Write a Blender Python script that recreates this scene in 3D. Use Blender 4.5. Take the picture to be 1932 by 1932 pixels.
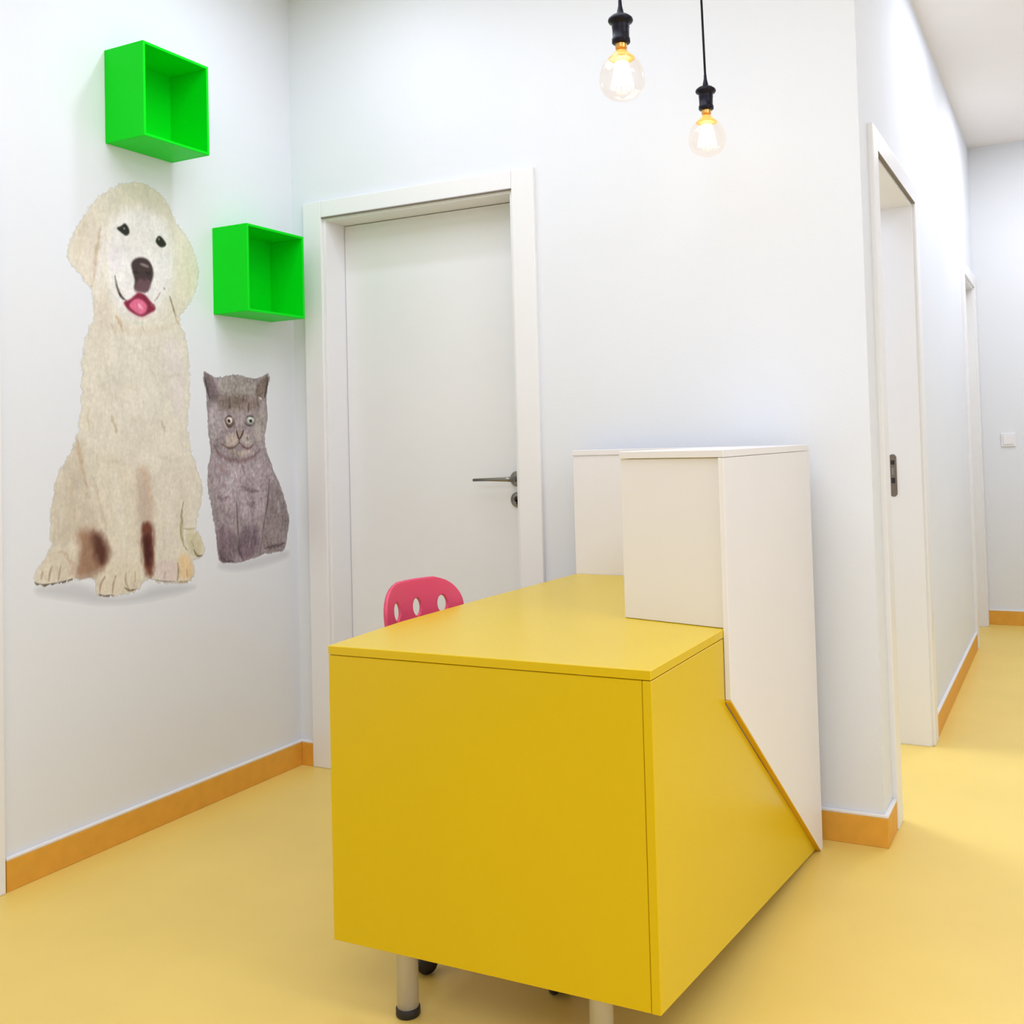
import bpy, bmesh, math
import numpy as np
from mathutils import Vector, Matrix

for o in list(bpy.data.objects):
    bpy.data.objects.remove(o, do_unlink=True)
scene = bpy.context.scene
COL = scene.collection

# ------------------------------------------------------------------ camera, world, lights, exposure
cam_data = bpy.data.cameras.new('camera')
cam = bpy.data.objects.new('camera', cam_data)
COL.objects.link(cam)
cam_yaw, cam_pitch, cam_roll = -0.45544, 0.03307, -0.02782
fwd = Vector((math.sin(cam_yaw) * math.cos(cam_pitch), math.cos(cam_yaw) * math.cos(cam_pitch), math.sin(cam_pitch)))
right0 = Vector((math.cos(cam_yaw), -math.sin(cam_yaw), 0))
up0 = right0.cross(fwd)
right = right0 * math.cos(cam_roll) + up0 * math.sin(cam_roll)
up = up0 * math.cos(cam_roll) - right0 * math.sin(cam_roll)
rot = Matrix((right, up, -fwd)).transposed()
cam.matrix_world = Matrix.Translation((2.6276, -3.0189, 1.1611)) @ rot.to_4x4()
cam_data.sensor_fit = 'HORIZONTAL'
cam_data.sensor_width = 36
cam_data.lens = 36 * 1943.74 / 1932
cam_data.shift_x = -0.0567
cam_data.shift_y = -0.1006
cam_data.clip_start = 0.05
scene.camera = cam

world = bpy.data.worlds.new('world')
scene.world = world
world.use_nodes = True
world.node_tree.nodes['Background'].inputs[0].default_value = (0.93, 0.96, 1.0, 1)
world.node_tree.nodes['Background'].inputs[1].default_value = 0.6

CEIL = 2.90
X_FILL = 4.55


def area_lamp(name, x, y, power, size=0.3, size_y=None, color=(1.0, 0.985, 0.96), z=CEIL - 0.02, spread=180):
    d = bpy.data.lights.new(name, 'AREA')
    d.energy = power
    d.color = color
    d.spread = math.radians(spread)
    if size_y:
        d.shape = 'RECTANGLE'
        d.size_y = size_y
    else:
        d.shape = 'DISK'
    d.size = size
    o = bpy.data.objects.new(name, d)
    o.location = (x, y, z)
    COL.objects.link(o)
    return o


COOL = (0.766, 0.829, 1.0)
NEUTRAL = (0.83, 0.845, 0.90)
area_lamp('downlight_over_animals', 0.55, -0.57, 3.6, 0.09, color=COOL)
area_lamp('ceiling_light_desk', 1.35, -1.25, 20.9, 1.5, 1.3, color=COOL)
area_lamp('ceiling_light_room', 2.5, -3.7, 38.1, 2.0, 1.6, color=COOL)
area_lamp('fill_light_ceiling_right', 3.6, -1.4, 20.8, 1.0, 1.0, color=COOL)  # added unseen fill lamp, put in to balance the room's tones
area_lamp('ceiling_light_corridor', 2.75, 1.3, 12.3, 0.9, 0.9, color=COOL)
area_lamp('ceiling_light_corridor_end', 2.75, 2.75, 14.5, 0.6, 0.6, color=NEUTRAL)
area_lamp('ceiling_light_side_room', 1.0, 1.0, 29.8, 0.6, 0.6, color=COOL)
# added soft fill lamp along the right wall; no window stands there
side_fill = area_lamp('fill_light_right_wall', X_FILL, -2.2, 15.2, 2.6, 2.2, color=COOL, z=1.35)
side_fill.rotation_euler = (0, math.radians(90), 0)

vs = scene.view_settings
vs.view_transform = 'Standard'
vs.look = 'None'
vs.exposure = 0.10
vs.gamma = 1.0
vs.use_curve_mapping = False


# ------------------------------------------------------------------ materials
def mat(name, color, rough=0.5, metal=0.0, noise=0.0, noise_scale=8.0, bump=0.0, bump_scale=200.0, spec=0.5,
        coat=0.0, emit=None, emit_strength=0.0):
    m = bpy.data.materials.new(name)
    m.use_nodes = True
    nt = m.node_tree
    b = nt.nodes['Principled BSDF']
    b.inputs['Base Color'].default_value = (*color, 1)
    b.inputs['Roughness'].default_value = rough
    b.inputs['Metallic'].default_value = metal
    b.inputs['Specular IOR Level'].default_value = spec
    b.inputs['Coat Weight'].default_value = coat
    if emit:
        b.inputs['Emission Color'].default_value = (*emit, 1)
        b.inputs['Emission Strength'].default_value = emit_strength
    tc = nt.nodes.new('ShaderNodeTexCoord')
    if noise > 0:
        n = nt.nodes.new('ShaderNodeTexNoise')
        n.inputs['Scale'].default_value = noise_scale
        n.inputs['Detail'].default_value = 4
        nt.links.new(tc.outputs['Object'], n.inputs['Vector'])
        mr = nt.nodes.new('ShaderNodeMapRange')
        mr.inputs['From Min'].default_value = 0.3
        mr.inputs['From Max'].default_value = 0.7
        mr.inputs['To Min'].default_value = 1 - noise
        mr.inputs['To Max'].default_value = 1 + noise
        nt.links.new(n.outputs['Fac'], mr.inputs['Value'])
        hs = nt.nodes.new('ShaderNodeHueSaturation')
        hs.inputs['Color'].default_value = (*color, 1)
        nt.links.new(mr.outputs['Result'], hs.inputs['Value'])
        nt.links.new(hs.outputs['Color'], b.inputs['Base Color'])
    if bump > 0:
        n2 = nt.nodes.new('ShaderNodeTexNoise')
        n2.inputs['Scale'].default_value = bump_scale
        n2.inputs['Detail'].default_value = 3
        nt.links.new(tc.outputs['Object'], n2.inputs['Vector'])
        bp_ = nt.nodes.new('ShaderNodeBump')
        bp_.inputs['Strength'].default_value = bump
        bp_.inputs['Distance'].default_value = 0.001
        nt.links.new(n2.outputs['Fac'], bp_.inputs['Height'])
        nt.links.new(bp_.outputs['Normal'], b.inputs['Normal'])
    return m


M_WALL = mat('wall_paint', (0.83, 0.85, 0.885), 0.75, noise=0.01, noise_scale=2.0, bump=0.25, bump_scale=150)
M_CEIL = mat('ceiling_paint', (0.93, 0.89, 0.86), 0.8, noise=0.01, noise_scale=1.5)
M_FLOOR = mat('yellow_vinyl', (0.88, 0.635, 0.155), 0.42, noise=0.03, noise_scale=3.0, bump=0.15, bump_scale=90)
M_BASE = mat('orange_skirting', (0.80, 0.39, 0.045), 0.5, noise=0.05, noise_scale=25)
M_CAP = mat('white_cap_strip', (0.88, 0.86, 0.86), 0.4, noise=0.01)
M_TRIM = mat('white_door_lacquer', (0.90, 0.89, 0.89), 0.35, noise=0.01, noise_scale=3)
M_LEAF = mat('white_door_leaf', (0.88, 0.88, 0.88), 0.38, noise=0.015, noise_scale=2)
M_SEAL = mat('dark_frame_joint', (0.26, 0.23, 0.20), 0.8, noise=0.05)
M_STEEL = mat('brushed_steel', (0.27, 0.26, 0.24), 0.3, metal=1.0, noise=0.05, noise_scale=60)
M_DARKSTEEL = mat('dark_lock_steel', (0.20, 0.16, 0.13), 0.4, metal=0.7, noise=0.05, noise_scale=60)
M_HOLE = mat('lock_opening', (0.02, 0.015, 0.012), 0.7, noise=0.02)
M_YEL = mat('yellow_laminate', (0.77, 0.53, 0.0), 0.27, noise=0.008, noise_scale=3, spec=0.42)
M_YEDGE = mat('yellow_edge_strip', (0.80, 0.47, 0.006), 0.5, noise=0.01)
M_WLAM = mat('white_laminate', (0.88, 0.85, 0.85), 0.42, noise=0.01, noise_scale=3)
M_WEDGE = mat('white_edge_band', (0.74, 0.68, 0.62), 0.5, noise=0.01)
M_LEG = mat('pale_grey_metal_leg', (0.74, 0.70, 0.70), 0.3, metal=0.15, noise=0.01)
M_RUBBER = mat('black_rubber', (0.015, 0.012, 0.014), 0.5, noise=0.05)
M_GREEN = mat('green_lacquer', (0.0, 0.76, 0.01), 0.4, noise=0.01, spec=0.12)
M_GREEN2 = mat('green_lacquer_edge', (0.05, 0.72, 0.07), 0.34, noise=0.01, spec=0.4)
M_PINK = mat('pink_plastic', (0.80, 0.075, 0.17), 0.35, noise=0.02, spec=0.5)
M_CORD = mat('black_cable', (0.008, 0.008, 0.010), 0.6, noise=0.03, spec=0.15)
M_SOCKET = mat('black_bakelite', (0.008, 0.007, 0.016), 0.35, noise=0.03, spec=0.2)
M_BRASS = mat('brass_screw_cap', (0.75, 0.42, 0.12), 0.3, metal=1.0, noise=0.04, noise_scale=40)
M_AMBER = mat('amber_filament_reflection', (0.85, 0.50, 0.13), 0.3, noise=0.02, emit=(1.0, 0.55, 0.12), emit_strength=0.45)  # amber colour and weak glow imitate the filament mirrored in the glass
M_FIL = mat('glowing_filament', (1, 0.9, 0.7), 0.5, noise=0.01, emit=(1.0, 0.90, 0.66), emit_strength=4.5)
M_SWITCH = mat('white_switch_plastic', (0.90, 0.89, 0.90), 0.3, noise=0.01)


def glass_mat():
    m = bpy.data.materials.new('clear_bulb_glass')
    m.use_nodes = True
    nt = m.node_tree
    nt.nodes.clear()
    out = nt.nodes.new('ShaderNodeOutputMaterial')
    tr = nt.nodes.new('ShaderNodeBsdfTransparent')
    tr.inputs[0].default_value = (1.0, 0.965, 0.93, 1)
    gl = nt.nodes.new('ShaderNodeBsdfGlossy')
    gl.inputs['Roughness'].default_value = 0.03
    gl.inputs['Color'].default_value = (1, 0.97, 0.94, 1)
    lw = nt.nodes.new('ShaderNodeLayerWeight')
    lw.inputs['Blend'].default_value = 0.25
    pw = nt.nodes.new('ShaderNodeMath')
    pw.operation = 'MULTIPLY'
    pw.inputs[1].default_value = 0.28
    nt.links.new(lw.outputs['Facing'], pw.inputs[0])
    mx = nt.nodes.new('ShaderNodeMixShader')
    nt.links.new(pw.outputs[0], mx.inputs[0])
    nt.links.new(tr.outputs[0], mx.inputs[1])
    nt.links.new(gl.outputs[0], mx.inputs[2])
    nt.links.new(mx.outputs[0], out.inputs[0])
    return m


M_GLASS = glass_mat()


def print_mat():
    """printed vinyl: colours and cut edge come from the painted attribute of the sticker mesh"""
    m = bpy.data.materials.new('printed_vinyl_film')
    m.use_nodes = True
    nt = m.node_tree
    b = nt.nodes['Principled BSDF']
    b.inputs['Roughness'].default_value = 0.6
    b.inputs['Specular IOR Level'].default_value = 0.3
    at = nt.nodes.new('ShaderNodeAttribute')
    at.attribute_name = 'print'
    nt.links.new(at.outputs['Color'], b.inputs['Base Color'])
    nt.links.new(at.outputs['Alpha'], b.inputs['Alpha'])
    return m


M_PRINT = print_mat()


# ------------------------------------------------------------------ mesh helpers
class MB:
    """collects shapes into one mesh"""

    def __init__(self):
        self.bm = bmesh.new()

    def box(self, x0, y0, z0, x1, y1, z1, bevel=0.0, seg=2):
        b = bmesh.new()
        vs_ = [b.verts.new(p) for p in ((x0, y0, z0), (x1, y0, z0), (x1, y1, z0), (x0, y1, z0),
                                        (x0, y0, z1), (x1, y0, z1), (x1, y1, z1), (x0, y1, z1))]
        for f in ((0, 3, 2, 1), (4, 5, 6, 7), (0, 1, 5, 4), (1, 2, 6, 5), (2, 3, 7, 6), (3, 0, 4, 7)):
            b.faces.new([vs_[i] for i in f])
        self._merge(b, bevel, seg)
        return self

    def prism(self, pts_a, pts_b, bevel=0.0, seg=2):
        """solid between two matching closed outlines"""
        b = bmesh.new()
        A = [b.verts.new(p) for p in pts_a]
        B = [b.verts.new(p) for p in pts_b]
        n = len(A)
        b.faces.new(A[::-1])
        b.faces.new(B)
        for i in range(n):
            j = (i + 1) % n
            b.faces.new((A[i], A[j], B[j], B[i]))
        bmesh.ops.recalc_face_normals(b, faces=b.faces[:])
        self._merge(b, bevel, seg)
        return self

    def lathe(self, profile, cx=0, cy=0, cz=0, n=32, axis='Z'):
        """profile: list of (radius, height)"""
        b = bmesh.new()
        rings = []
        for r, h in profile:
            if r < 1e-6:
                rings.append([b.verts.new((0, 0, h))])
            else:
                rings.append([b.verts.new((r * math.cos(2 * math.pi * i / n), r * math.sin(2 * math.pi * i / n), h))
                              for i in range(n)])
        for a, c in zip(rings[:-1], rings[1:]):
            for i in range(n):
                j = (i + 1) % n
                if len(a) == 1 and len(c) > 1:
                    b.faces.new((a[0], c[j], c[i]))
                elif len(c) == 1 and len(a) > 1:
                    b.faces.new((a[i], a[j], c[0]))
                elif len(a) > 1:
                    b.faces.new((a[i], a[j], c[j], c[i]))
        for f in b.faces:
            f.smooth = True
        bmesh.ops.recalc_face_normals(b, faces=b.faces[:])
        if axis == 'X':
            bmesh.ops.rotate(b, verts=b.verts[:], cent=(0, 0, 0), matrix=Matrix.Rotation(math.pi / 2, 3, 'Y'))
        if axis == 'Y':
            bmesh.ops.rotate(b, verts=b.verts[:], cent=(0, 0, 0), matrix=Matrix.Rotation(math.pi / 2, 3, 'X'))
        bmesh.ops.translate(b, verts=b.verts[:], vec=(cx, cy, cz))
        self._merge(b)
        return self

    def tube(self, pts, r, n=12):
        """round tube along points; r a number or one per point"""
        b = bmesh.new()
        pts = [Vector(p) for p in pts]
        rr = r if isinstance(r, (list, tuple)) else [r] * len(pts)
        rings = []
        ref = Vector((0, 0, 1))
        for i, p in enumerate(pts):
            t = (pts[min(i + 1, len(pts) - 1)] - pts[max(i - 1, 0)]).normalized()
            if abs(t.dot(ref)) > 0.95:
                ref = Vector((1, 0, 0))
            u = t.cross(ref).normalized()
            v = t.cross(u).normalized()
            rings.append([b.verts.new(p + rr[i] * (math.cos(2 * math.pi * k / n) * u + math.sin(2 * math.pi * k / n) * v))
                          for k in range(n)])
        for a, c in zip(rings[:-1], rings[1:]):
            for k in range(n):
                j = (k + 1) % n
                f = b.faces.new((a[k], a[j], c[j], c[k]))
                f.smooth = True
        b.faces.new(rings[0][::-1])
        b.faces.new(rings[-1])
        bmesh.ops.recalc_face_normals(b, faces=b.faces[:])
        self._merge(b)
        return self

    def _merge(self, b, bevel=0.0, seg=2):
        if bevel > 0:
            bmesh.ops.bevel(b, geom=b.edges[:], offset=bevel, segments=seg, profile=0.6, affect='EDGES')
        me = bpy.data.meshes.new('tmp')
        b.to_mesh(me)
        b.free()
        self.bm.from_mesh(me)
        bpy.data.meshes.remove(me)

    def build(self, name, material, parent=None, loc=None, kind=None):
        me = bpy.data.meshes.new(name)
        # put the origin at the base centre of the shape when asked for a location
        if loc is not None:
            bmesh.ops.translate(self.bm, verts=self.bm.verts[:], vec=-Vector(loc))
        self.bm.to_mesh(me)
        self.bm.free()
        mats = material if isinstance(material, (list, tuple)) else [material]
        for m in mats:
            me.materials.append(m)
        o = bpy.data.objects.new(name, me)
        if loc is not None:
            o.location = loc
        COL.objects.link(o)
        if parent is not None:
            o.parent = parent
        if kind:
            o['kind'] = kind
        return o


def empty(name, loc, rz=0.0):
    o = bpy.data.objects.new(name, None)
    o.empty_display_size = 0.1
    o.location = loc
    o.rotation_euler = (0, 0, rz)
    COL.objects.link(o)
    return o


def tag(o, label=None, cat=None, group=None, kind=None):
    if label:
        o['label'] = label
    if cat:
        o['category'] = cat
    if group:
        o['group'] = group
    if kind:
        o['kind'] = kind
    return o


def copy_tree(o, parent=None):
    c = o.copy()
    COL.objects.link(c)
    c.parent = parent
    for ch in [k for k in bpy.data.objects if k.parent == o]:
        copy_tree(ch, c)
    return c

# ------------------------------------------------------------------ the setting
XC = 2.101      # corridor side of the far wall's corner
YE = 3.702      # end wall of the corridor
BH = 0.082      # top of the orange skirting
X_R = 4.60      # right wall
Y_B = -5.60     # wall behind the viewer
D1 = (0.151, 0.958, 2.020)       # first door opening: x0, x1, top
D2 = (0.226, 1.030, 2.030)       # corridor opening: y0, y1, top
D3 = (2.990, 3.600, 2.030)

MB().box(-0.2, Y_B - 0.2, -0.1, X_R + 0.2, YE + 0.2, 0.0).build('floor', M_FLOOR, kind='structure')
MB().box(-0.2, Y_B - 0.2, CEIL, X_R + 0.2, YE + 0.2, CEIL + 0.1).build('ceiling', M_CEIL, kind='structure')
MB().box(-0.2, Y_B, 0, 0, YE, CEIL).build('wall_left', M_WALL, kind='structure')
w = MB()
w.box(0, 0, 0, D1[0], 0.15, CEIL).box(D1[1], 0, 0, XC - 0.15, 0.15, CEIL).box(D1[0], 0, D1[2], D1[1], 0.15, CEIL)
w.build('wall_far', M_WALL, kind='structure')
w = MB()
w.box(XC - 0.15, 0, 0, XC, D2[0], CEIL).box(XC - 0.15, D2[0], D2[2], XC, D2[1], CEIL)
w.box(XC - 0.15, D2[1], 0, XC, D3[0], CEIL).box(XC - 0.15, D3[0], D3[2], XC, D3[1], CEIL)
w.box(XC - 0.15, D3[1], 0, XC, YE, CEIL)
w.build('wall_corridor', M_WALL, kind='structure')
MB().box(-0.2, YE, 0, X_R, YE + 0.15, CEIL).build('wall_end', M_WALL, kind='structure')
MB().box(0, 1.95, 0, XC - 0.15, 2.05, CEIL).build('wall_partition', M_WALL, kind='structure')
MB().box(X_R, Y_B, 0, X_R + 0.2, YE, CEIL).build('wall_right', M_WALL, kind='structure')
MB().box(3.50, 0.6, 0, 3.62, YE, CEIL).build('wall_corridor_right', M_WALL, kind='structure')
MB().box(-0.2, Y_B - 0.2, 0, X_R + 0.2, Y_B, CEIL).build('wall_back', M_WALL, kind='structure')


def baseboard(name, segs):
    """segs: list of boxes (x0,y0,x1,y1) of the skirting's footprint"""
    m = MB()
    for s in segs:
        m.box(s[0], s[1], 0, s[2], s[3], BH, bevel=0.0015, seg=1)
    o = m.build(name, M_BASE, kind='structure')
    c = MB()
    for s in segs:
        c.box(s[0], s[1], BH, s[2], s[3], BH + 0.009, bevel=0.002, seg=1)
    c.build('cap_strip', M_CAP, o)
    return o


T = 0.012
baseboard('baseboard_left', [(0, -1.185, T, 0)])
baseboard('baseboard_far', [(T, -T, 0.066, 0), (1.040, -T, XC + T, 0), (XC, 0, XC + T, 0.139)])
baseboard('baseboard_corridor', [(XC, 1.122, XC + T, 2.905)])
baseboard('baseboard_end', [(XC + 0.016, YE - T, 3.50, YE)])


# door_1: closed white door in the far wall
def door_frame_x(name, x0, x1, top, y, depth, w_):
    """door frame around an opening in a wall that faces -Y (wall face at y)"""
    m = MB()
    e = 0.016
    m.box(x0 - w_, y - e, 0, x0, y + 0.002, top + w_ * 0.75, bevel=0.004)
    m.box(x1, y - e, 0, x1 + w_, y + 0.002, top + w_ * 0.75, bevel=0.004)
    m.box(x0, y - e, top, x1, y + 0.002, top + w_ * 0.75, bevel=0.004)
    # inner lining
    m.box(x0, y - 0.004, 0, x0 + 0.012, y + depth, top, bevel=0.002)
    m.box(x1 - 0.012, y - 0.004, 0, x1, y + depth, top, bevel=0.002)
    m.box(x0 + 0.012, y - 0.004, top - 0.012, x1 - 0.012, y + depth, top, bevel=0.002)
    # stop rebates
    m.box(x0 + 0.012, y + depth - 0.03, 0, x0 + 0.030, y + depth, top - 0.012, bevel=0.002)
    m.box(x0 + 0.030, y + depth - 0.03, top - 0.030, x1 - 0.012, y + depth, top - 0.012, bevel=0.002)
    return m.build(name, M_TRIM, kind='structure')


door1 = door_frame_x('door_1', D1[0], D1[1], D1[2], 0.0, 0.15, 0.085)
s = MB()
s.box(D1[0] + 0.001, -0.0168, D1[2] - 0.002, D1[1] - 0.001, -0.002, D1[2] + 0.0012)
s.build('frame_joint', M_SEAL, door1)
YL = 0.105      # leaf face
MB().box(D1[0] + 0.014, YL, 0.006, D1[1] - 0.014, YL + 0.04, D1[2] - 0.014, bevel=0.002).build('door_leaf', M_LEAF, door1)
h = MB()
hx, hz = 0.888, 1.043
h.lathe([(0, 0), (0.026, 0), (0.026, 0.006), (0.022, 0.009), (0, 0.009)], hx, YL, hz, axis='Y')
h.tube([(hx, YL - 0.004, hz), (hx, YL - 0.040, hz), (hx - 0.004, YL - 0.050, hz), (hx - 0.014, YL - 0.054, hz),
        (hx - 0.08, YL - 0.054, hz), (hx - 0.146, YL - 0.054, hz - 0.001)], [0.010, 0.010, 0.009, 0.008, 0.0058, 0.0052], 14)
h.build('door_handle', M_STEEL, door1)
k = MB()
k.lathe([(0, 0), (0.026, 0), (0.026, 0.006), (0.022, 0.009), (0, 0.009)], hx, YL, hz - 0.072, axis='Y')
esc = k.build('keyhole_plate', M_STEEL, door1)
MB().lathe([(0, 0.0085), (0.010, 0.0085), (0.010, 0.0105), (0, 0.0105)], hx, YL, hz - 0.070, axis='Y').box(
    hx - 0.003, YL - 0.0105, hz - 0.088, hx + 0.003, YL - 0.0085, hz - 0.072).build('keyhole', M_HOLE, esc)


# corridor openings in the wall that faces +X (face at XC)
def door_frame_y(name, y0, y1, top, w0, w1):
    m = MB()
    e = 0.016
    x = XC
    m.box(x - 0.002, y0 - w0, 0, x + e, y0, top + 0.07, bevel=0.004)
    m.box(x - 0.002, y1, 0, x + e, y1 + w1, top + 0.07, bevel=0.004)
    m.box(x - 0.002, y0, top, x + e, y1, top + 0.07, bevel=0.004)
    d = 0.15
    m.box(x - d, y0, 0, x + 0.004, y0 + 0.012, top, bevel=0.002)
    m.box(x - d, y1 - 0.012, 0, x + 0.004, y1, top, bevel=0.002)
    m.box(x - d, y0 + 0.012, top - 0.012, x + 0.004, y1 - 0.012, top, bevel=0.002)
    # casing on the room side
    m.box(x - d - e, y0 - w0, 0, x - d + 0.002, y0, top + 0.07, bevel=0.004)
    m.box(x - d - e, y1, 0, x - d + 0.002, y1 + w1, top + 0.07, bevel=0.004)
    m.box(x - d - e, y0, top, x - d + 0.002, y1, top + 0.07, bevel=0.004)
    return m.build(name, M_TRIM, kind='structure')


door2 = door_frame_y('door_2', D2[0], D2[1], D2[2], 0.086, 0.088)
MB().box(XC + 0.0030, D2[0] + 0.001, D2[2] - 0.002, XC + 0.0166, D2[1] - 0.001, D2[2] + 0.001).build('frame_joint', M_SEAL, door2)
# leaf swung open into the side room, hinged on the near jamb
MB().box(XC - 0.15 - 0.79, D2[0] - 0.045, 0.006, XC - 0.17, D2[0] - 0.005, D2[2] - 0.014, bevel=0.002).build('door_leaf', M_LEAF, door2)
m = MB()
yj = D2[1] - 0.012
pl = [(2.002 + 0.0135 * math.cos(a) * 1.0, 1.005 + math.copysign(0.0665, math.sin(a)) + 0.0135 * math.sin(a))
      for a in [2 * math.pi * (i + 0.5) / 24 for i in range(24)]]
m.prism([(x, yj - 0.003, z) for x, z in pl], [(x, yj + 0.001, z) for x, z in pl])
plate = m.build('lock_plate', M_DARKSTEEL, door2)
m = MB()
m.box(1.995, yj - 0.0042, 1.046, 2.009, yj - 0.002, 1.062).box(1.995, yj - 0.0042, 0.976, 2.009, yj - 0.002, 0.996)
m.build('latch_opening', M_HOLE, plate)
m = MB()
m.box(1.998, yj - 0.0046, 1.008, 2.006, yj - 0.002, 1.034, bevel=0.001)
m.build('latch_tongue', M_STEEL, plate)

door3 = door_frame_y('door_3', D3[0], D3[1], D3[2], 0.085, 0.098)
MB().box(XC - 0.12, D3[0] + 0.014, 0.006, XC - 0.08, D3[1] - 0.014, D3[2] - 0.014, bevel=0.002).build('door_leaf', M_LEAF, door3)

# white architrave that ends the skirting at the left edge of the left wall
MB().box(0, -1.275, 0, 0.016, -1.190, 2.10, bevel=0.004).build('trim_1', M_TRIM, kind='structure')

# light switch on the end wall of the corridor
sw = empty('light_switch', (2.262, YE, 1.068))
tag(sw, 'small square white light switch on the end wall of the corridor', 'light switch')
MB().box(-0.040, -0.009, 0, 0.040, 0, 0.080, bevel=0.003).build('face_plate', M_SWITCH, sw)
MB().box(-0.028, -0.013, 0.012, 0.028, -0.008, 0.068, bevel=0.003).build('rocker', M_SWITCH, sw)


# ------------------------------------------------------------------ reception desk (yellow body, white raised screen)
desk = empty('reception_desk', (1.56, -0.69, 0))
tag(desk, 'yellow angular reception desk with tall white screen on pale metal legs', 'desk')
DZ = 0.75
O = Vector((1.56, -0.69, 0))


def dpart(mb, name, material, parent=desk, label=None):
    # local coordinates of the desk
    bmesh.ops.translate(mb.bm, verts=mb.bm.verts[:], vec=-O)
    o = mb.build(name, material, parent)
    if label:
        o['label'] = label
    return o


XL, XR = 1.200, 1.928
YF, YK = -1.292, -0.095
# worktop, slightly flared at the sitter's side
m = MB()
top = [(XL, YF), (XR, YF), (XR, YK), (XL, YK), (1.180, -0.62), (1.176, -1.00)]
m.prism([(x, y, DZ - 0.018) for x, y in top], [(x, y, DZ) for x, y in top], bevel=0.0012, seg=1)
dpart(m, 'worktop', M_YEL)
m = MB()
m.box(XL, YF + 0.001, 0.142, XR - 0.019, YF + 0.019, DZ - 0.0195, bevel=0.0012, seg=1)
dpart(m, 'front_panel', M_YEL)
# slanting yellow side
side = [(YF + 0.0005, 0.142), (YF + 0.0005, DZ - 0.0195), (-0.873, DZ - 0.0195), (-0.873, 0.592), (-0.100, 0.004)]
m = MB()
m.prism([(XR - 0.018, y, z) for y, z in side], [(XR, y, z) for y, z in side], bevel=0.0012, seg=1)
dpart(m, 'side_panel', M_YEL)
# white side, standing a little proud of the yellow, meeting it along the diagonal
wside = [(-0.872, 0.600), (-0.872, 1.120), (YK, 1.120), (YK, 0.0), (-0.098, 0.0)]
m = MB()
m.prism([(XR + 0.0005, y, z) for y, z in wside], [(XR + 0.0135, y, z) for y, z in wside], bevel=0.001, seg=1)
wside_o = dpart(m, 'screen_side_panel', M_WLAM, label='white laminate side of the raised screen, cut along a diagonal')
# orange-yellow strip laid over the cut edge of the white side
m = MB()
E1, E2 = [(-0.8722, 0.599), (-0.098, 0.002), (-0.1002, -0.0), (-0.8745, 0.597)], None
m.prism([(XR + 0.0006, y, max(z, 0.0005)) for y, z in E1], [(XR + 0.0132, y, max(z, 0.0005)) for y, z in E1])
dpart(m, 'edge_strip', M_YEDGE, label='orange-yellow strip along the diagonal edge')
# white box front above the worktop, a little skewed
m = MB()
A = [(1.666, -0.795), (XR, -0.862), (XR, -0.844), (1.671, -0.777)]
m.prism([(x, y, DZ + 0.001) for x, y in A], [(x, y, 1.120) for x, y in A], bevel=0.001, seg=1)
dpart(m, 'screen_front_panel', M_WLAM, label='white laminate front of the raised screen')
m = MB()
m.box(1.666, -0.776, DZ + 0.001, 1.684, YK - 0.001, 1.120, bevel=0.001, seg=1)
dpart(m, 'screen_inner_panel', M_WLAM, label='white laminate inner side of the raised screen')
m = MB()
A = [(1.664, -0.799), (XR + 0.0138, -0.873), (XR + 0.0138, YK + 0.020), (XL, YK + 0.020), (XL, YK - 0.002), (1.664, YK - 0.002)]
m.prism([(x, y, 1.121) for x, y in A], [(x, y, 1.138) for x, y in A], bevel=0.0012, seg=1)
dpart(m, 'screen_top', M_WLAM, label='white laminate top edge of the raised screen')
m = MB()
m.box(XL, YK + 0.001, 0.0, XR + 0.0135, YK + 0.019, 1.120, bevel=0.001, seg=1)
dpart(m, 'screen_end_panel', M_WLAM, label='white laminate end panel against the far wall')

for lx, ly in ((1.352, -1.247), (1.790, -1.247), (1.250, -0.16), (1.790, -0.16)):
    m = MB()
    zt = DZ - 0.019
    m.lathe([(0, 0.018), (0.0225, 0.018), (0.0225, zt - 0.006), (0.04, zt - 0.006), (0.04, zt), (0, zt)], lx, ly, 0, n=28)
    lg = dpart(m, 'leg', M_LEG)
    m = MB()
    m.lathe([(0, 0), (0.0235, 0), (0.0250, 0.003), (0.0250, 0.016), (0.0235, 0.018), (0, 0.018)], lx, ly, 0, n=28)
    dpart(m, 'rubber_foot', M_RUBBER, lg)


# ------------------------------------------------------------------ pink swivel chair
chair = empty('swivel_chair', (1.416, -0.855, 0), math.radians(-12))
tag(chair, 'small pink plastic swivel chair with oval holes tucked behind the yellow desk', 'chair')


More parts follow.
